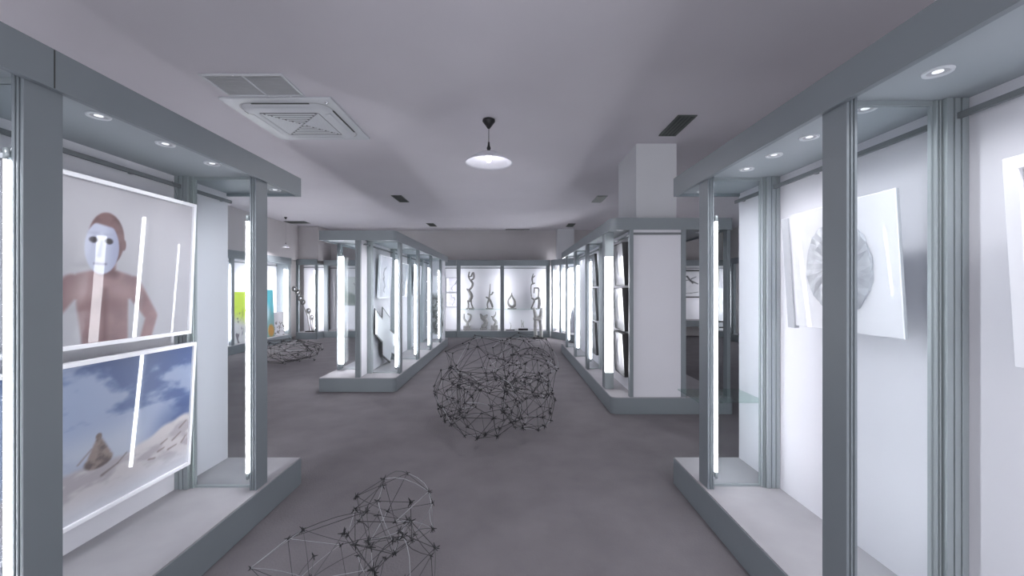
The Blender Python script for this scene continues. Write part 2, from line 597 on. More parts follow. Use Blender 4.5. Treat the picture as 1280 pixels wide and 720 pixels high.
def frame_ring(w, h, bar, dep, parent, m, proud=.0):
    """picture frame: profile bar around w x h, front at local y=0, depth towards +Y"""
    mb = MB()
    o = [(-w / 2, 0), (w / 2, 0), (w / 2, h), (-w / 2, h)]
    i = [(-w / 2 + bar, bar), (w / 2 - bar, bar), (w / 2 - bar, h - bar), (-w / 2 + bar, h - bar)]
    vs = [(x, 0, z) for x, z in o] + [(x, 0, z) for x, z in i] + [(x, dep, z) for x, z in o] + [(x, dep, z) for x, z in i]
    fs = []
    for k in range(4):
        j = (k + 1) % 4
        fs += [(k, j, 4 + j, 4 + k), (4 + k, 4 + j, 12 + j, 12 + k), (8 + j, 8 + k, 12 + k, 12 + j), (j, k, 8 + k, 8 + j)]
    mb.add(vs, fs)
    return mb.build('frame', m, parent, .0015)


def framed(name, label, cat, loc, rz, w, h, fn, tilt=0.0, bar=.018, dep=.028, fm='whiteframe', pm='print', group=None, nx=60, ny=60, inset=.010, backm='palegrey', wires=0.0, dim=1.0):
    """picture facing local -Y; loc = bottom centre of the front face"""
    t = thing(name, label, cat, loc, (tilt, 0, rz), group)
    frame_ring(w, h, bar, dep, t, M[fm])
    painting('picture', w - 2 * bar, h - 2 * bar, fn, M[pm], t, nx, ny, inset, None, bar, dim)
    MB().box(-w / 2 + bar, w / 2 - bar, inset + .003, dep - .002, bar, h - bar).build('backing', M[backm], t)
    if wires:
        for sx in (-.38, .38):
            MB().tube([(sx * w, dep * .6, h), (sx * w, dep * .6 + .035, h + wires)], .0012, 6).build('hanging_wire', M['rail'], t)
    return t


R90 = PI / 2
framed('framed_photograph', 'large white-framed photograph of a bare-chested man in a white mask, hung above the desert picture', 'picture',
       (-1.772, 1.83, 1.052), R90, .90, .715, masked_man, tilt=math.radians(2.4), nx=190, ny=150, wires=.10, dim=.83)
framed('framed_photograph', 'large white-framed photograph of a cloaked sitter on pale sand under a blue sky', 'picture',
       (-1.782, 1.835, .325), R90, .90, .68, desert, tilt=math.radians(3.0), nx=190, ny=140, dim=.87)


# white relief canvases, right near case (facing -X)
def relief(label, loc, w, h, disc):
    t = thing('relief_canvas', label, 'artwork', loc, (math.radians(3.6), 0, -R90))
    MB().box(-w / 2, w / 2, 0, .014, 0, h).build('canvas', M['canvas_gloss'], t, .003)
    if disc:
        cx, cz, R = .0, h * .50, .205
        n = 40
        vs, fs = [(cx, -.018, cz)], []
        rnd = random.Random(3)
        rings = [(.35, -.016), (.7, -.012), (.97, -.006), (1.0, .0)]
        for (q, y) in rings:
            for k in range(n):
                a = 2 * PI * k / n
                jit = 1 + .03 * rnd.uniform(-1, 1) * (q > .9)
                vs.append((cx + R * .86 * q * jit * math.cos(a), y + .003 * rnd.uniform(-1, 1), cz + R * q * jit * math.sin(a)))
        for k in range(n):
            fs.append((0, 1 + k, 1 + (k + 1) % n))
        for i in range(3):
            for k in range(n):
                a, b = 1 + i * n + k, 1 + i * n + (k + 1) % n
                fs.append((a, b, b + n, a + n))
        MB().add(vs, fs).build('disc', M['silver'], t)
        MB().box(-w / 2 - .045, -w / 2 + .004, -.006, .018, -.012, h - .012).build('side_strip', M['palegrey'], t, .002)
    else:
        frame_ring(w + .0, h, .035, .03, t, M['whiteframe']).location.y = -.012
    MB().tube([(.03, .008, h + .004), (.03, .05, h + .034)], .004, 8).build('hook', M['black'], t)
    return t


relief('white relief canvas with a grey faceted disc behind the middle post of the right case', (1.408, 1.755, 1.118), .57, .545, True)
relief('plain white raised-edge canvas cut off by the right edge of the view', (1.408, .86, 1.085), .56, .575, False)


# ------------------------------------------------------------------ middle left island
def island_left():
    root = thing('display_case', 'double-sided glass display case left of the aisle with the black-edged zigzag mirror', 'display case')
    x0, x1, y0, y1 = -2.43, -1.455, 5.18, 9.45
    r = (.02, .05, .02, .02)
    plinth(root, x0, x1, y0, y1, r)
    canopy(root, x0, x1, y0, y1, r)
    MB().box(-1.965, -1.915, y0 + .06, y1 - .05, PL, SOFF).build('back_panel', M['panel'], root)
    post(root, -1.972, -1.908, y0 + .012, y0 + .058, n=1)
    rail(root, -1.915, y0 + .1, y1 - .1, s=1)
    for py in (5.50, 6.56, 7.61, 8.66):
        xo = x1 - .015
        post(root, xo, xo - .036, py - .055, py + .055)
        post(root, -1.913, -1.85, py - .045, py - .005, n=2, m='alu')
        cross_pane(root, xo - .037, -1.85, py - .012)
        tube_lamp(root, xo - .048, py - .07, .27, 1.68, .0105, 'tube_far')
    for py in (5.75, 7.6, 9.1):
        xo = x0 + .018
        post(root, xo, xo + .036, py - .055, py + .055)
        post(root, -2.04, -1.967, py - .045, py - .005, n=1, m='alu')
        cross_pane(root, xo + .037, -2.045, py - .012)
        tube_lamp(root, xo + .072, py - .09, .27, 1.74, .032, m='tube_right')
    MB().box(-1.915, x1 - .06, y1 - .05, y1 - .02, PL, SOFF).build('end_panel', M['panel'], root)
    for yy in (5.34, 5.9, 6.3, 6.9, 7.3, 7.95, 8.35, 8.95):
        downlight(root, -1.60, yy, SOFF)
    for yy in (5.36, 6.4, 7.1):
        downlight(root, -2.22, yy, SOFF)
    return root


isl_l = island_left()


def island_right():
    root = thing('display_case', 'long display case with a plain white end panel and stacked dark-edged framed works', 'display case')
    x0, x1, y0, y1 = 1.035, 2.30, 4.256, 8.50
    r = (.07, .03, .02, .04)
    plinth(root, x0, x1, y0, y1, r)
    canopy(root, x0, x1, y0, y1, r)
    MB().box(1.30, 1.34, y0 + .05, y1 - .06, PL, SOFF).build('back_panel', M['panel'], root)
    MB().box(1.905, 1.945, 4.80, y1 - .06, PL, SOFF).build('back_panel', M['panel'], root)
    MB().box(1.27, 1.765, y0 + .018, y0 + .04, PL, SOFF).build('end_panel', M['panel'], root)
    MB().box(1.27, 1.765, y0 + .004, y0 + .018, 1.862, 1.884).build('hanging_rail', M['rail'], root, .001)
    post(root, 1.228, 1.268, y0 + .006, y0 + .06, n=0)
    post(root, 1.767, 1.812, y0 + .006, y0 + .06, n=0)
    post(root, x1 - .055, x1 - .02, y0 + .02, y0 + .1, n=1)
    rail(root, 1.30, y0 + .1, y1 - .1, s=-1)
    for i, py in enumerate((4.70, 5.78, 6.86, 7.93)):
        xo = x0 + .018
        post(root, xo, xo + .036, py - .055, py + .055)
        if i:
            post(root, 1.235, 1.298, py - .045, py - .005, n=2, m='alu')
            cross_pane(root, xo + .037, 1.235, py - .012)
            tube_lamp(root, xo + .052, py - .075, .33, 1.68, .012 + .008 * (i == 2), 'tube_soft')
        else:
            b = MB().box(xo + .004, xo + .092, py - .088, py - .060, .36, 1.66).build('light_box', M['lens'], root, .004)
            h = MB().box(xo + .0, xo + .096, py - .090, py - .056, .178, .36)
            h.box(xo + .0, xo + .096, py - .090, py - .056, 1.66, SOFF)
            h.box(xo + .0, xo + .096, py - .0595, py - .0555, .36, 1.66)
            h.build('lamp_housing', M['alu'], b)
    for yy in (4.42, 4.95, 5.45, 6.1, 6.5, 7.2, 7.6, 8.2):
        downlight(root, 1.17, yy, SOFF)
    downlight(root, 2.1, 4.6, SOFF)
    return root


isl_r = island_right()


# ------------------------------------------------------------------ wall cases (local: front y=0, length +x, depth +y)
def wall_case(label, loc, rz, L, depth, posts, shelf_z=None, h0=0.0, pl=PL, tubes=None, end_r=False, end_l=False, name='showcase', pw=.05, lm='tube_far', tr=.0125):
    root = thing(name, label, 'display case', loc, (0, 0, rz))
    MB().box(0, L, 0, depth, h0, pl - .006).build('plinth', M['grey'], root, .003)
    MB().box(.004, L - .004, .004, depth, pl - .006, pl).build('platform_top', M['plate'], root)
    mb = MB()
    mb.box(0, L, 0, .022, TOP0, TOP1 + .03)
    mb.box(0, L, .022, depth, SOFF, SOFF + .02)
    mb.build('canopy', M['grey'], root, .002)
    MB().box(.002, L - .002, depth - .03, depth, pl, SOFF).build('back_panel', M['panel'], root)
    MB().box(.002, L - .002, depth - .055, depth - .043, 1.86, 1.878).build('hanging_rail', M['rail'], root)
    for x in posts:
        post(root, x - pw, x + pw, .012, .07, z0=pl, n=0)
    for x in (tubes if tubes is not None else [p for p in posts]):
        tube_lamp(root, x, .09, pl + .10, 1.78, tr, lm)
    if end_l:
        MB().box(0, .02, .02, depth - .03, pl, SOFF).build('end_panel', M['grey'], root)
    if end_r:
        MB().box(L - .02, L, .02, depth - .03, pl, SOFF).build('end_panel', M['grey'], root)
    if shelf_z:
        xs = sorted(posts)
        for a, b in zip(xs[:-1], xs[1:]):
            MB().box(a + .0, b - .0, .10, depth - .032, shelf_z - .006, shelf_z + .004).build('glass_shelf', M['shelfglass'], root)
    return root


BY = 10.95
D = YB - BY - .005
wall_case('white-lit showcase at the end of the aisle with two tiers of sculptures', (-1.46, BY, 0), 0, 2.50, D, [.055, 1.22, 2.44], .745)
wall_case('showcase on the back wall behind the zigzag mirror case holding the grey landscape', (-5.0, BY, 0), 0, 3.53, D, [.055, 1.2, 2.35], None, tubes=[1.2, 2.35])
wall_case('narrow corner showcase on the back left with the stacked chrome rings', (-5.55, 10.60, 0), 0, .545, .44, [.03, .51], None, tubes=[.45], pw=.03, tr=.02)
wall_case('showcase along the left wall holding the lime green, turquoise and white boards', (-5.50, 7.55, 0), R90, 2.75, .40, [.6, 1.65, 2.68], None, tubes=[.52, 1.57, 2.60], end_r=True, pw=.04, tr=.02)
wall_case('slanted showcase joining the right end of the back wall showcase, with a leaning dark frame', (1.05, 10.93, 0), math.radians(-62), 1.15, .33, [.05, .42, 1.1], None, tubes=[.16, .60], pw=.035, tr=.03)
wall_case('raised showcase seen past the white end panel, holding the black-edged branch drawing', (4.20, BY, 0), 0, 1.24, D, [.03, 1.20], None, h0=.29, pl=.46, pw=.03, lm='tube_soft')
wall_case('showcase in the far right corner holding the little square frame and pale cards', (5.455, BY, 0), 0, .455, D, [.02, .43], None, pw=.02, tubes=[.40], lm='tube_soft')

wall_case('added lit showcase along the right wall, seen through the glass end of the right case', (5.50, 10.30, 0), -R90, 4.4, .40, [.06, 1.5, 2.95, 4.34], None, tubes=[1.4, 2.85, 4.24], pw=.04)  # added so its tubes brighten the far right of the room


# ------------------------------------------------------------------ works in the middle cases
def shape_prism(poly, dep, y=0):
    """poly in local x,z ; front at y, back at y+dep"""
    a = sum(poly[i][0] * poly[(i + 1) % len(poly)][1] - poly[(i + 1) % len(poly)][0] * poly[i][1] for i in range(len(poly)))
    if a < 0:
        poly = poly[::-1]
    n = len(poly)
    vs = [(x, y, z) for x, z in poly] + [(x, y + dep, z) for x, z in poly]
    fs = [tuple(range(n)), tuple(range(n, 2 * n))[::-1]] + [(i, n + i, n + (i + 1) % n, (i + 1) % n) for i in range(n)]
    return MB().add(vs, fs)


# zigzag mirror leaning on the back panel of the left island
def offset_poly(poly, d):
    n = len(poly)
    ar = sum(poly[i][0] * poly[(i + 1) % n][1] - poly[(i + 1) % n][0] * poly[i][1] for i in range(n))
    sg = 1 if ar > 0 else -1
    out = []
    for i in range(n):
        p0, p1, p2 = Vector(poly[i - 1]), Vector(poly[i]), Vector(poly[(i + 1) % n])
        e1, e2 = (p1 - p0).normalized(), (p2 - p1).normalized()
        n1, n2 = Vector((-e1.y, e1.x)) * sg, Vector((-e2.y, e2.x)) * sg
        m_ = (n1 + n2)
        m_ = m_ / max(.25, 1 + n1.dot(n2))
        out.append((p1.x + m_.x * d, p1.y + m_.y * d))
    return out


t = thing('zigzag_mirror', 'tilted zigzag mirror with a black edge leaning inside the left island case', 'artwork', (-1.83, 6.02, .178), (0, 0, PI / 2))
zz = [(-.495, .86), (-.185, .71), (-.16, .865), (.18, .70), (.19, .51), (.46, .41), (.46, .06), (.275, .13), (.20, .002), (-.185, .17), (-.185, .36), (-.50, .51)]
shape_prism(zz, .012, .0).build('rim', M['darkframe'], t)
shape_prism(offset_poly(zz, .021), .004, -.003).build('mirror_face', mat('pale_mirror', (.56, .57, .60), .35, metal=.0, noise_scale=4, noise_amt=.05, coat=1.0), t)


def sketch(seed, ink=(88, 88, 92), paper=(212, 212, 220), dens=1.0, vert=True):
    rnd = random.Random(seed)
    strokes = []
    x, z = .5, .12
    for k in range(9):
        nx_ = x + rnd.uniform(-.16, .16)
        nz_ = z + rnd.uniform(.03, .13)
        strokes.append(((x, z), (nx_, nz_), rnd.uniform(.012, .04) * dens, rnd.uniform(.008, .03) * dens))
        x, z = min(.75, max(.25, nx_)), nz_
        if rnd.random() < .5:
            strokes.append(((x, z), (x + rnd.uniform(-.18, .18), z + rnd.uniform(-.05, .1)), .015 * dens, .006))

    def fn(u, v):
        c = lerp(paper, (paper[0] - 14, paper[1] - 14, paper[2] - 10), nz(u, v, 4, seed) + .4)
        for a, b, r0, r1 in strokes:
            c = lerp(c, ink, .8 * seg(u, v, a, b, r0, r1, .012))
        return c
    return fn


def landscape(u, v):
    c = lerp((140, 146, 146), (176, 180, 180), v)
    h = .42 + .12 * math.sin(u * 5 + 1) + .08 * nz(u, 0.2, 6, 2)
    c = lerp(c, (104, 112, 110), 1 - sm(h - .05, h + .06, v))
    c = lerp(c, (150, 156, 154), .6 * sm(.15, .0, v))
    for (a, b) in [((.55, .35), (.62, .75)), ((.60, .55), (.75, .72)), ((.60, .60), (.48, .78)), ((.7, .3), (.82, .62))]:
        c = lerp(c, (74, 80, 78), .7 * seg(u, v, a, b, .02, .008, .015))
    return c


def dark_scroll(u, v):
    c = (206, 207, 210)
    m = 0
    for (cx_, cy_, rx, ry) in [(.26, .80, .25, .16), (.66, .80, .25, .18), (.5, .62, .40, .14), (.55, .45, .36, .14), (.62, .25, .34, .19), (.28, .30, .14, .10), (.6, .08, .3, .05)]:
        m = max(m, ell(u, v, cx_, cy_, rx, ry, .35))
    m *= .55 + .45 * sm(-.35, .15, nz(u, v * 2, 6, 3))
    return lerp(c, lerp((74, 76, 74), (112, 112, 108), nz(u, v, 9, 6) + .3), m)


def branch_drawing(u, v):
    c = lerp((196, 196, 200), (184, 184, 190), nz(u, v, 4, 1) + .3)
    for a, b, r in [((.25, .62), (.62, .66), .018), ((.50, .80), (.66, .52), .03), ((.60, .62), (.80, .50), .03), ((.12, .46), (.16, .58), .03), ((.62, .7), (.75, .78), .015)]:
        c = lerp(c, (38, 38, 42), .95 * seg(u, v, a, b, r, r * .5, .015))
    c = lerp(c, (90, 90, 94), .8 * seg(u, v, (.02, .10), (.6, .13), .012, .012, .01))
    c = lerp(c, (70, 70, 74), .8 * seg(u, v, (.6, .13), (.8, .17), .012, .012, .01))
    return c


framed('framed_drawing', 'tall white-framed sketch hung over the zigzag mirror', 'picture', (-1.85, 6.02, 1.16), R90, .55, .62, sketch(4, (130, 130, 134)), tilt=.05, nx=40, ny=50)
framed('framed_drawing', 'grey sketch in the second bay of the left island case', 'picture', (-1.85, 7.05, 1.16), R90, .55, .58, sketch(9, (120, 120, 124), (170, 172, 178)), tilt=.05, nx=40, ny=50)
framed('framed_drawing', 'white-framed sketch in the third bay of the left island case', 'picture', (-1.85, 8.10, 1.18), R90, .55, .58, sketch(12, (130, 130, 134)), tilt=.05, nx=40, ny=50)
# scroll at the far end of the left island
t = thing('ink_scroll', 'dark blotted ink scroll on a white board beyond the zigzag mirror', 'artwork', (-1.695, 9.20, .178), (math.radians(-3), 0, 0))
MB().box(-.205, .205, .0, .02, 0, 1.42).build('board', M['panel'], t, .002)
painting('picture', .37, .96, dark_scroll, M['paintmatt'], t, 50, 90, -.002, None, .08)

# three stacked dark-sided works, right island: near set and far set


def stack_work(u, v):
    c = (206, 205, 210)
    c = lerp(c, (92, 92, 100), ell(u, v, .42, .55, .16, .30, .2))
    c = lerp(c, (236, 236, 242), ell(u, v, .52, .52, .13, .30, .2))
    return lerp(c, (150, 150, 154), .8 * sm(.22, .10, v))


for (yy, wd, names) in [(4.575, .40, 'nearest column of dark-edged boxed works by the white end panel'), (6.035, .42, 'second column of dark-edged boxed works along the right island')]:
    for k, (z, pos) in enumerate([(1.335, 'topmost'), (.845, 'middle'), (.355, 'lowest')]):
        framed('boxed_picture', '%s work in the %s' % (pos, names), 'picture', (1.207, yy, z), -R90, wd, .465, stack_work, tilt=math.radians(3.4),
               bar=.012, dep=.070 if yy < 5 else .035, fm='darkframe', group='boxed works stacked in the right island', nx=36, ny=36, backm='darkframe', inset=.004, dim=.8)

# back wall, left end: small sketches between island and showcase post
framed('framed_drawing', 'small figure sketch, upper of two on the back wall beside the ink scroll', 'picture', (-1.62, 11.33, 1.205), 0, .36, .40, sketch(21, (110, 110, 116), (216, 214, 224), .8), bar=.01, fm='rail', dep=.02, nx=30, ny=36)
framed('framed_drawing', 'small figure sketch, lower of two on the back wall beside the ink scroll', 'picture', (-1.62, 11.33, .79), 0, .36, .40, sketch(33, (110, 110, 116), (216, 214, 224), .8), bar=.01, fm='rail', dep=.02, nx=30, ny=36)
framed('framed_painting', 'grey landscape painting hung in the back wall showcase at left', 'picture', (-4.32, 11.33, .83), 0, .95, .80, landscape, bar=.012, fm='palegrey', dep=.025, nx=60, ny=50)
framed('framed_drawing', 'black-edged ink drawing of a branch in the raised far right showcase', 'picture', (4.84, 11.31, 1.055), 0, 1.06, .76, branch_drawing, bar=.035, fm='darkframe', dep=.03, nx=60, ny=56)


# ------------------------------------------------------------------ boards on the left wall case
def lime(u, v):
    c = lerp((205, 206, 206), (196, 222, 70), sm(.30, .62, v + .15 * (u - .5)))
    return lerp(c, (96, 92, 100), .8 * sm(.02, .16, nz(u, v * 1.6, 5, 8)) * (1 - sm(.55, .75, v)) * (1 - sm(.35, .75, u)))


def turq(u, v):
    c = lerp((112, 146, 146), (84, 170, 182), sm(.3, .8, v + .2 * nz(u, v, 4, 2)))
    c = lerp(c, (196, 206, 214), .8 * ell(u, v, .3, .55, .35, .2, .5))
    return lerp(c, (176, 128, 62), .9 * ell(u, v, .75, .13, .22, .13, .3))


def speck(u, v):
    return lerp((208, 208, 212), (120, 116, 116), sm(.1, .3, nz(u, v * 1.5, 6, 5)) * (1 - sm(.45, .7, v)))


def board(label, loc, rz, w, h, fn, tilt):
    t = thing('painted_board', label, 'painting', loc, (tilt, 0, rz))
    MB().box(-w / 2, w / 2, .0015, .025, 0, h).build('panel', M['whiteframe'], t, .001)
    painting('picture', w, h, fn, M['paintmatt'], t, 36, 60, 0)
    return t


board('lime green and white board leaning in the left wall showcase', (-5.62, 8.60, .178), R90, .52, 1.06, lime, -.05)
board('turquoise board with an orange corner leaning in the left wall showcase', (-5.63, 9.52, .178), R90 - .15, .44, 1.10, turq, -.05)
board('small speckled white board standing beside the turquoise board', (-5.60, 9.93, .178), R90 - .55, .26, .56, speck, -.05)

# chrome ring sculpture
t = thing('ring_sculpture', 'spray of chrome rings on thin stems in the corner showcase', 'sculpture', (-5.22, 10.72, PL + .002))
MB().box(-.12, .12, -.07, .07, 0, .03).build('base', M['darkframe'], t, .003)
rings = [(-.21, -.42, 1.12), (-.17, -.34, 1.04), (-.13, -.27, .88), (-.12, -.17, .78), (-.05, -.02, .55), (.01, .03, .37)]
for (x, y, z) in rings:
    pts = [(x + .052 * math.cos(2 * PI * k / 20), y, z + .056 * math.sin(2 * PI * k / 20)) for k in range(21)]
    r_ = MB().tube(pts, .018, 8, caps=False).build('ring', M['bronze'], t)
    MB().ball((x, y, z), .038, 12, 8, (1, .3, 1)).build('disc', M['chrome'], r_)
st = [[(-.03, 0, .02), (-.06, -.05, .4), (-.12, -.17, .72)], [(.03, 0, .02), (.0, 0, .25), (-.04, -.02, .49)], [(.06, 0, .02), (.05, .02, .15), (.02, .03, .31)],
      [(-.12, -.17, .72), (-.15, -.25, .86), (-.21, -.40, 1.08)]]
for p in st:
    MB().tube(p, .012, 7).build('stem', M['bronze'], t)


# ------------------------------------------------------------------ sculptures on the back wall
def smooth_chain(pts, rad, n=6):
    P = [Vector(p) for p in pts]
    out, rr = [], []
    for i in range(len(P) - 1):
        p0, p1, p2, p3 = P[max(i - 1, 0)], P[i], P[i + 1], P[min(i + 2, len(P) - 1)]
        for k in range(n):
            t_ = k / n
            out.append(.5 * ((2 * p1) + (p2 - p0) * t_ + (2 * p0 - 5 * p1 + 4 * p2 - p3) * t_ ** 2 + (3 * p1 - p0 - 3 * p2 + p3) * t_ ** 3))
            rr.append(rad[i] + (rad[i + 1] - rad[i]) * t_)
    out.append(P[-1])
    rr.append(rad[-1])
    return out, rr


def figurine(label, px, Y, z0, chains, base, m='bronze', name='figurine', cat='sculpture', bm='stone'):
    t = thing(name, label, cat, ((px - 639) / F * Y, Y, z0))
    mb = MB()
    for pts, rad in chains:
        p, r = smooth_chain([(q[0], q[2] if len(q) > 2 else 0.0, q[1]) for q in pts], rad)
        mb.tube(p, r, 10)
        mb.ball(p[0], r[0])
        mb.ball(p[-1], r[-1])
    mb.build('figure', M[m], t)
    w, d_, h = base
    MB().prism(rrect(-w / 2, w / 2, -d_ / 2, d_ / 2, [.01] * 4), 0.0005, h).build('base', M[bm], t, .003)
    return t


S = .7505
SY = 11.18
FIG = 'sculptures in the back wall showcase'
figurine('tall twisted sculpture of stacked loops on the upper glass shelf, farthest left', 588, SY, S,
         [([(-.06, .03), (-.05, .12), (-.07, .22)], [.02, .022, .02]), ([(.07, .03), (.03, .13), (.02, .24)], [.02, .02, .02]),
          ([(-.02, .22), (.03, .34), (-.02, .46), (-.09, .54)], [.035, .05, .045, .02]), ([(-.05, .50), (.04, .60), (.06, .70), (.0, .78)], [.03, .03, .03, .025]),
          ([(.0, .78), (-.05, .88), (-.03, 1.0)], [.022, .02, .018]), ([(.0, .78), (.09, .84), (.08, .98), (.03, .92)], [.02, .026, .03, .016]), ([(-.04, .87), (.04, .90)], [.018, .018])],
         (.22, .14, .03))
figurine('branching thin sculpture on the upper shelf left of the middle post', 612, SY, S,
         [([(-.05, .03), (-.06, .14), (-.02, .26), (.0, .42), (.02, .68)], [.016, .02, .03, .02, .010]), ([(.08, .06), (.05, .16), (-.01, .27), (-.09, .32)], [.026, .03, .03, .02]),
          ([(.0, .38), (.06, .40), (.09, .45)], [.018, .018, .026])], (.20, .13, .025))
figurine('open teardrop loop sculpture on the upper shelf right of the middle post', 640, SY, S,
         [([(.0, .05), (-.09, .12), (-.10, .24), (-.03, .34), (.0, .44)], [.035, .028, .02, .022, .008]), ([(.0, .05), (.07, .10), (.07, .22), (.02, .32), (-.01, .42)], [.035, .04, .032, .022, .010])],
         (.24, .14, .025))
figurine('tall sculpture of stacked chairs at the right end of the upper shelf', 668, SY, S,
         [([(-.08, .03), (-.03, .14), (.0, .24), (-.07, .30)], [.02, .022, .03, .02]), ([(.12, .04), (.14, .16), (.12, .30), (.02, .26)], [.04, .045, .035, .025]),
          ([(.10, .30), (.12, .44), (.11, .56), (.0, .57)], [.022, .02, .026, .02]), ([(.0, .57), (-.01, .44)], [.018, .016]), ([(-.08, .34), (-.09, .50), (-.08, .66), (.0, .70)], [.014, .014, .016, .02]),
          ([(-.04, .68), (-.06, .82), (-.03, .96)], [.018, .024, .010]), ([(-.05, .84), (.01, .90)], [.016, .014])], (.20, .14, .022))
B0 = PL + .001
figurine('loop-topped stone sculpture on the lower tier, farthest left', 584, SY, B0,
         [([(.0, .08), (.0, .20), (-.08, .30), (-.09, .42)], [.06, .03, .03, .026]), ([(.0, .20), (.07, .28), (.09, .40), (.02, .44)], [.028, .03, .03, .022])], (.20, .14, .12), 'stone')
figurine('chunky knotted stone sculpture in the middle of the lower left tier', 604.5, SY, B0,
         [([(.0, .09), (.05, .15), (.06, .24), (-.02, .32), (-.08, .42)], [.07, .06, .06, .05, .03]), ([(-.04, .34), (.05, .36), (.09, .40)], [.05, .045, .03])], (.20, .14, .06), 'stone')
figurine('slender curling sculpture on the lower tier left of the middle post', 618, SY, B0,
         [([(.0, .10), (.05, .22), (-.03, .32), (.03, .42), (.04, .50)], [.05, .04, .035, .02, .008]), ([(-.02, .34), (-.07, .37)], [.026, .02])], (.19, .14, .13), 'stone')
figurine('faint thin sculpture on a black dish on the lower tier right of the middle post', 654, SY - .05, B0 + .0,
         [([(-.04, .09), (-.03, .18), (-.05, .28)], [.014, .018, .010]), ([(.02, .09), (.0, .18), (.02, .24)], [.012, .014, .010])], (.26, .14, .05), 'clay', bm='black')
figurine('flat dark-footed sculpture low beside the middle post on the right', 638, SY - .05, B0,
         [([(.0, .03), (.02, .12), (-.01, .22)], [.016, .014, .008])], (.24, .14, .022), 'clay', bm='black')
figurine('tall pale figure on a black foot standing on the floor before the back wall showcase', 672.5, 10.74, 0,
         [([(-.06, .05), (-.07, .30), (-.05, .52)], [.05, .05, .06]), ([(.08, .05), (.08, .30), (.06, .52)], [.045, .045, .06]), ([(-.06, .52), (.07, .55), (.10, .76)], [.07, .075, .05]), ([(-.05, .55), (-.10, .78)], [.06, .04])],
         (.28, .16, .04), 'clay', name='standing_figure', bm='black')
# leaning dark frame in the slanted showcase
t = thing('leaning_frame', 'thin dark frame leaning in the slanted showcase at the back right', 'picture', (1.385, 10.599, PL + .006), (math.radians(-8), 0, math.radians(-62)))
frame_ring(.36, .62, .014, .02, t, M['darkframe'])
MB().box(-.166, .166, .006, .014, .014, .606).build('panel', M['paper'], t)
# far right corner things
t = thing('photo_frame', 'little square frame with dark rings standing in the far right corner showcase', 'picture', (5.665, 11.12, PL + .006), (math.radians(-8), 0, 0))
frame_ring(.34, .30, .05, .03, t, M['paper'])
frame_ring(.24, .20, .04, .02, t, M['darkframe']).location.z = .05
MB().box(-.08, .08, .010, .02, .09, .21).build('picture', M['palegrey'], t)
MB().box(-.165, .165, .021, .028, .005, .295).build('backing', M['darkframe'], t)
t = tag(MB().box(-.12, .12, 0, .012, 0, .50).build('cream_card', M['cream'], None, .001), 'cream card hung in the far right corner showcase', 'card')
t.location = (5.60, 11.32, 1.35)
t = tag(MB().box(-.10, .10, 0, .015, 0, 1.15).build('white_board', M['paper'], None, .001), 'tall narrow white board standing in the far right corner showcase', 'board')
t.location = (5.79, 11.31, PL + .002)


# ------------------------------------------------------------------ wire sculptures
jm = MB()
jm.ball((0, 0, 0), .0085, 8, 6)
_r = random.Random(2)
for k in range(7):
    d = Vector((_r.uniform(-1, 1), _r.uniform(-1, 1), _r.uniform(-1, 1))).normalized()
    jm.tube([d * .004, d * .026], [.0042, .0016], 5)
JOINT = jm.mesh('joint')
JOINT.materials.append(M['black'])


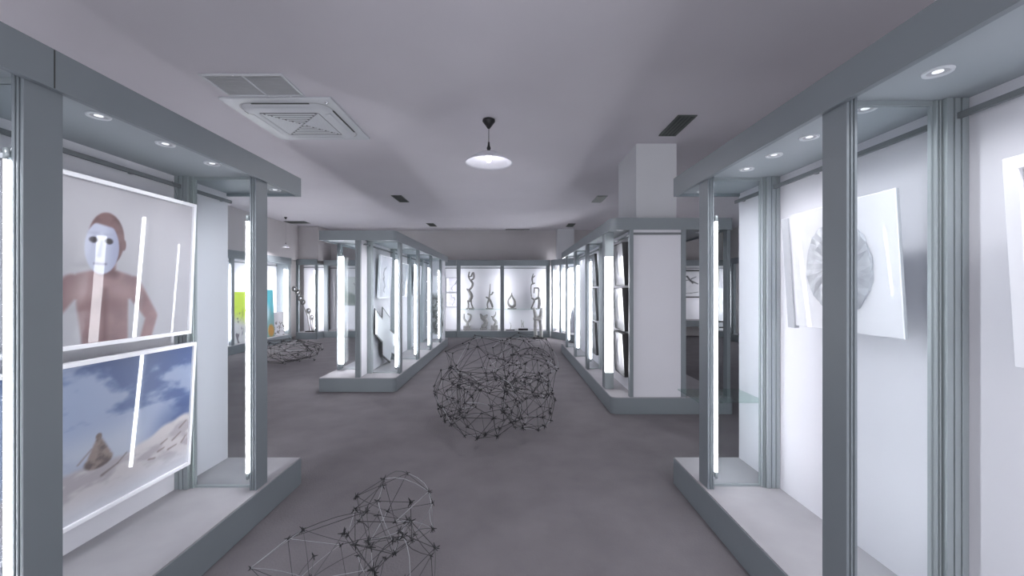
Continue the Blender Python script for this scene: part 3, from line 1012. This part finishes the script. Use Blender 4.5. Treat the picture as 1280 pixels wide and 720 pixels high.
def wire_cloud(label, lobes, seed, sub=2, r=.0032, jit=.16, pale=.12, loc=(0, 0, 0), js=1.0):
    rnd = random.Random(seed)
    root = thing('wire_sculpture', label, 'sculpture', loc)
    dark, light = MB(), MB()
    nodes = []
    L = [(Vector(c), Vector(q)) for c, q in lobes]

    def inside(p, skip):
        for i, (c, q) in enumerate(L):
            if i != skip:
                d = p - c
                if (d.x / q.x) ** 2 + (d.y / q.y) ** 2 + (d.z / q.z) ** 2 < .62:
                    return True
        return False
    for i, (c, q) in enumerate(L):
        bm = bmesh.new()
        bmesh.ops.create_icosphere(bm, subdivisions=sub, radius=1.0)
        rot = Matrix.Rotation(rnd.uniform(0, 6), 3, 'X') @ Matrix.Rotation(rnd.uniform(0, 6), 3, 'Z')
        P = []
        for v in bm.verts:
            d = rot @ v.co
            d = (d + Vector((rnd.uniform(-1, 1), rnd.uniform(-1, 1), rnd.uniform(-1, 1))) * jit * 1.3).normalized()
            k = 1 + jit * rnd.uniform(-1, 1) * .9
            p = Vector((c.x + d.x * q.x * k, c.y + d.y * q.y * k, c.z + d.z * q.z * k))
            p.z = max(p.z, .010 + rnd.uniform(0, .012))
            P.append(p)
        ins = [inside(p, i) for p in P]
        used = set()
        for e in bm.edges:
            a, b = e.verts[0].index, e.verts[1].index
            if ins[a] and ins[b]:
                continue
            if rnd.random() < .06:
                continue
            used.update((a, b))
            pa, pb = P[a], P[b]
            bow = Vector((rnd.uniform(-1, 1), rnd.uniform(-1, 1), rnd.uniform(-.2, 1))) * .022 * (rnd.random() < .5)
            mid = (pa + pb) / 2 + bow
            mid.z = max(mid.z, .008)
            tgt = light if rnd.random() < pale else dark
            rr = r * rnd.uniform(.7, 1.25)
            tgt.tube([pa, pa.lerp(pb, .25) + bow * .72, mid, pa.lerp(pb, .75) + bow * .72, pb], rr, 5)
        nodes += [P[k] for k in used]
        bm.free()
    nd = len(dark.f)
    dark.add(light.v, light.f, True)
    wl = MB.build_raw(dark, 'wire_lattice', [M['wire'], M['palewire']], root, [0] * nd + [1] * (len(dark.f) - nd))
    cam = Vector((0, 0, HC)) - Vector(loc)
    nodes.sort(key=lambda p: (p - cam).length)
    for p in nodes[:95]:
        o = bpy.data.objects.new('joint', JOINT)
        C.objects.link(o)
        o.parent = root
        o.location = p
        o.rotation_euler = (rnd.uniform(0, 6), rnd.uniform(0, 6), 0)
        s_ = js * rnd.uniform(.65, 1.25)
        o.scale = (s_, s_, s_)
    if len(nodes) > 95:
        mb = MB()
        for p in nodes[95:]:
            mb.ball(p, .010 * js, 6, 4)
        o = mb.build('joint_knots', M['black'], root)
        o['kind'] = 'stuff'
    return root


wire_cloud('large tangled wire cloud with black knots in the middle of the aisle',
           [((-.24, 3.62, .28), (.33, .32, .28)), ((.16, 3.84, .26), (.26, .27, .26)), ((-.56, 4.05, .27), (.24, .26, .25)), ((-.27, 4.42, .50), (.42, .38, .31)), ((.12, 4.62, .48), (.36, .36, .32)), ((.18, 4.25, .42), (.28, .30, .26))],
           11, 2, .0021, .17, .10)
wire_cloud('small wire cloud with black knots cut off at the bottom of the view',
           [((-.545, 1.97, .235), (.205, .17, .19)), ((-.60, 1.90, .20), (.17, .17, .16)), ((-.76, 1.70, .17), (.27, .24, .18)), ((-.45, 1.68, .17), (.17, .17, .17)), ((-.66, 1.60, .15), (.2, .2, .15))],
           23, 1, .0013, .13, .25, js=.75)
wire_cloud('low wire cloud on the carpet far left before the left wall showcase', [((-3.92, 7.05, .22), (.50, .35, .21)), ((-3.80, 7.35, .20), (.42, .35, .19))], 31, 2, .0026, .16, .12, js=.9)


# ------------------------------------------------------------------ ceiling fittings
def pendant(label, x, y, k=1.0, drop=.415, R=.23):
    t = thing('pendant_lamp', label, 'lamp', (x, y, CEIL))
    MB().lathe([(.0005, -.0005), (.058 * k, -.0005), (.060 * k, -.018 * k), (.012 * k, -.085 * k), (.0005, -.088 * k)], n=28).build('ceiling_cup', M['black'], t)
    MB().tube([(0, 0, -.08 * k), (0, 0, -drop + .19 * k)], .003 * k, 8).build('cord', M['darkframe'], t)
    MB().lathe([(.0005, .20 * k), (.008 * k, .20 * k), (.011 * k, .165 * k), (.020 * k, .142 * k), (.012 * k, .118 * k), (.0005, .115 * k)], (0, 0, -drop), 20).build('lamp_socket', M['black'], t)
    o_ = [(.012, .112), (.05, .105), (.11, .082), (.17, .045), (.215, .012), (.23, .0)]
    prof = [(r / .23 * R, z * k) for r, z in o_] + [(r / .23 * R - .003, z * k - .003) for r, z in o_[::-1]]
    MB().lathe(prof, (0, 0, -drop), 48).build('lamp_shade', M['shade'], t)
    MB().lathe([(.0005, -.005), (.016 * k, .0), (.028 * k, .03 * k), (.024 * k, .055 * k), (.012 * k, .10 * k)], (0, 0, -drop + .01 * k), 20).build('bulb', M['bulb'], t)
    L = bpy.data.lights.new('bulb_light', 'SPOT')
    L.energy = 44 * k
    L.color = (.96, .95, 1.0)
    L.spot_size = math.radians(165)
    L.spot_blend = .5
    L.shadow_soft_size = .02
    lo = bpy.data.objects.new('bulb_light', L)
    C.objects.link(lo)
    lo.parent = t
    lo.location = (0, 0, -drop - .012)
    return t


pendant('white dish pendant lamp with a black ceiling cup over the wire cloud', -.215, 3.94)
pendant('tiny pendant lamp hanging against the far left wall', -5.10, 9.30, .55, .68, .075)


def vent(label, x0, x1, y0, y1, axis='y', group=None):
    t = thing('ceiling_vent', label, 'vent', ((x0 + x1) / 2, (y0 + y1) / 2, CEIL), group=group)
    w, l = x1 - x0, y1 - y0
    MB().ring([(-w / 2, -l / 2), (w / 2, -l / 2), (w / 2, l / 2), (-w / 2, l / 2)], [(-w / 2 + .014, -l / 2 + .014), (w / 2 - .014, -l / 2 + .014), (w / 2 - .014, l / 2 - .014), (-w / 2 + .014, l / 2 - .014)], -.010, -.0005).build('vent_frame', M['vent'], t)
    MB().box(-w / 2 + .014, w / 2 - .014, -l / 2 + .014, l / 2 - .014, -.003, -.0005).build('backing', M['slot'], t)
    n = 5
    for k in range(n):
        if w < l:
            xx = -w / 2 + w * (k + .5) / n
            MB().add([(xx - .008, -l / 2 + .014, -.004), (xx + .006, -l / 2 + .014, -.011), (xx + .006, l / 2 - .014, -.011), (xx - .008, l / 2 - .014, -.004),
                      (xx - .008, -l / 2 + .014, -.0025), (xx + .006, -l / 2 + .014, -.0095), (xx + .006, l / 2 - .014, -.0095), (xx - .008, l / 2 - .014, -.0025)],
                     [(0, 1, 2, 3), (7, 6, 5, 4), (0, 4, 5, 1), (1, 5, 6, 2), (2, 6, 7, 3), (3, 7, 4, 0)]).build('louvre', M['vent'], t)
    return t


vent('largest dark louvred ceiling vent, in front of the column on the right', 1.555, 1.735, 3.83, 4.34)
vent('dark ceiling vent beyond the column on the right', 1.50, 1.68, 7.15, 7.68)
vent('dark ceiling vent over the left island case, between its middle posts', -2.08, -1.90, 7.12, 7.66)
vent('far dark ceiling vent left of the aisle near the back wall', -2.10, -1.92, 10.15, 10.65)
vent('far dark ceiling vent right of the aisle near the back pilaster', 1.42, 1.60, 10.20, 10.70)
vent('dark ceiling vent in the far left corner', -5.45, -4.95, 9.85, 10.15)
vent('thin dark slot vent in the ceiling along the back wall', -.15, .50, 11.17, 11.25)

# return grille
t = thing('return_grille', 'flat white framed double grille in the ceiling beside the air conditioner', 'grille', (-2.04, 3.265, CEIL))
w, l = .63, .35
mb = MB().ring([(-w / 2, -l / 2), (w / 2, -l / 2), (w / 2, l / 2), (-w / 2, l / 2)], [(-w / 2 + .018, -l / 2 + .018), (w / 2 - .018, -l / 2 + .018), (w / 2 - .018, l / 2 - .018), (-w / 2 + .018, l / 2 - .018)], -.012, -.0005)
mb.box(-.006, .006, -l / 2 + .018, l / 2 - .018, -.010, -.0005)
mb.build('frame', M['plastic'], t, .001)
for sx in (-1, 1):
    mb = MB().box(min(sx * .006, sx * (w / 2 - .018)), max(sx * .006, sx * (w / 2 - .018)), -l / 2 + .018, l / 2 - .018, -.003, -.0005)
    for k in range(16):
        yy = -l / 2 + .03 + k * (l - .06) / 15
        mb.box(min(sx * .008, sx * (w / 2 - .02)), max(sx * .008, sx * (w / 2 - .02)), yy - .004, yy + .004, -.008, -.003)
    mb.build('louvre_panel', M['grille'], t)
for (x, y) in [(-.06, -l / 2 + .009), (.02, l / 2 - .009), (.2, l / 2 - .009)]:
    MB().lathe([(.0005, -.0005), (.006, -.0005), (.006, .002)], (x, y, -.014), 12).build('screw_glint', M['whiteframe'], t)  # white colour stands in for light glints on the screws

# ceiling cassette air conditioner
ax, ay, W = -1.995, 3.945, .955
t = thing('air_conditioner', 'white four-way cassette air conditioner set in the ceiling at left', 'air conditioner', (ax, ay, CEIL))


def rr(h, r):
    return rrect(-h, h, -h, h, [r] * 4, 8)


MB().ring(rr(W / 2, .01), rr(.36, .10), -.018, -.0005).build('cover_panel', M['plastic'], t, .003)
mb = MB()
a, b, c = rr(.385, .11), rr(.355, .09), rr(.27, .03)
n = len(a)
prof = [(rr(.392, .115), -.018), (rr(.380, .105), -.034), (rr(.36, .09), -.046), (rr(.285, .04), -.050), (rr(.27, .03), -.046), (rr(.268, .03), -.030)]
vs, fs = [], []
for p, z in prof:
    vs += [(x, y, z) for x, y in p]
for i in range(len(prof) - 1):
    for k in range(n):
        q, r_ = i * n + k, i * n + (k + 1) % n
        fs.append((q, r_, r_ + n, q + n))
mb.add(vs, fs, True).build('body', M['plastic'], t)
MB().ring(rr(.404, .122), rr(.391, .114), -.0195, -.017).build('shadow_gap', M['grille'], t)
# air outlets: dark slot with a flap on each side
for k in range(4):
    ro = Matrix.Rotation(k * PI / 2, 4, 'Z')

    def R(p):
        return tuple(ro @ Vector(p))
    s0 = MB()
    s0.box(-.25, .25, .376, .402, -.024, -.017)
    s0.v = [R(p) for p in s0.v]
    so = s0.build('air_outlet', M['slot'], t)
    f0 = MB()
    f0.add([(-.235, .318, -.0505), (.235, .318, -.0505), (.25, .368, -.046), (-.25, .368, -.046), (-.235, .318, -.0535), (.235, .318, -.0535), (.25, .368, -.049), (-.25, .368, -.049)],
           [(0, 1, 2, 3), (7, 6, 5, 4), (0, 4, 5, 1), (1, 5, 6, 2), (2, 6, 7, 3), (3, 7, 4, 0)])
    f0.v = [R(p) for p in f0.v]
    f0.build('flap', M['plastic'], so, .001)
# intake grille: four triangular fields of slats
MB().box(-.268, .268, -.268, .268, -.0435, -.028).build('filter', M['filter'], t)
g = MB()
for k in range(4):
    ro = Matrix.Rotation(k * PI / 2, 4, 'Z')
    m_ = 6 if k % 2 == 0 else 12
    for i in range(m_):
        y0 = .012 + i * .25 / m_
        s0 = MB().box(-y0, y0, y0, y0 + (.022 if k % 2 == 0 else .0185), -.0465, -.0436)
        s0.v = [tuple(ro @ Vector(p)) for p in s0.v]
        g.add(s0.v, s0.f)
g.build('intake_grille', M['plastic'], t)
MB().lathe([(.0005, -.0265), (.012, -.025), (.014, -.018)], (.405, -.405, 0), 14).build('sensor', M['chrome'], t)

# ------------------------------------------------------------------ camera, world, view
cam = bpy.data.cameras.new('camera')
cam.sensor_width = 36
cam.lens = F / 1280 * 36
cam.shift_x = 1 / 1280
cam.shift_y = 1 / 1280
cam.clip_start = .02
co = bpy.data.objects.new('camera', cam)
C.objects.link(co)
co.location = (0, 0, HC)
co.rotation_euler = (PI / 2, 0, 0)
sc = bpy.context.scene
sc.camera = co
w = bpy.data.worlds.new('world')
sc.world = w
w.use_nodes = True
w.node_tree.nodes['Background'].inputs[0].default_value = (.93, .93, 1.0, 1)
w.node_tree.nodes['Background'].inputs[1].default_value = 2.15
sc.view_settings.view_transform = 'Standard'
sc.view_settings.look = 'None'
sc.view_settings.gamma = 1
sc.view_settings.use_curve_mapping = False
sc.view_settings.exposure = 0.14
sc.cycles.use_denoising = True
sc.cycles.max_bounces = 10
sc.cycles.diffuse_bounces = 6
sc.cycles.transparent_max_bounces = 24
sc.cycles.caustics_reflective = False
sc.cycles.caustics_refractive = False
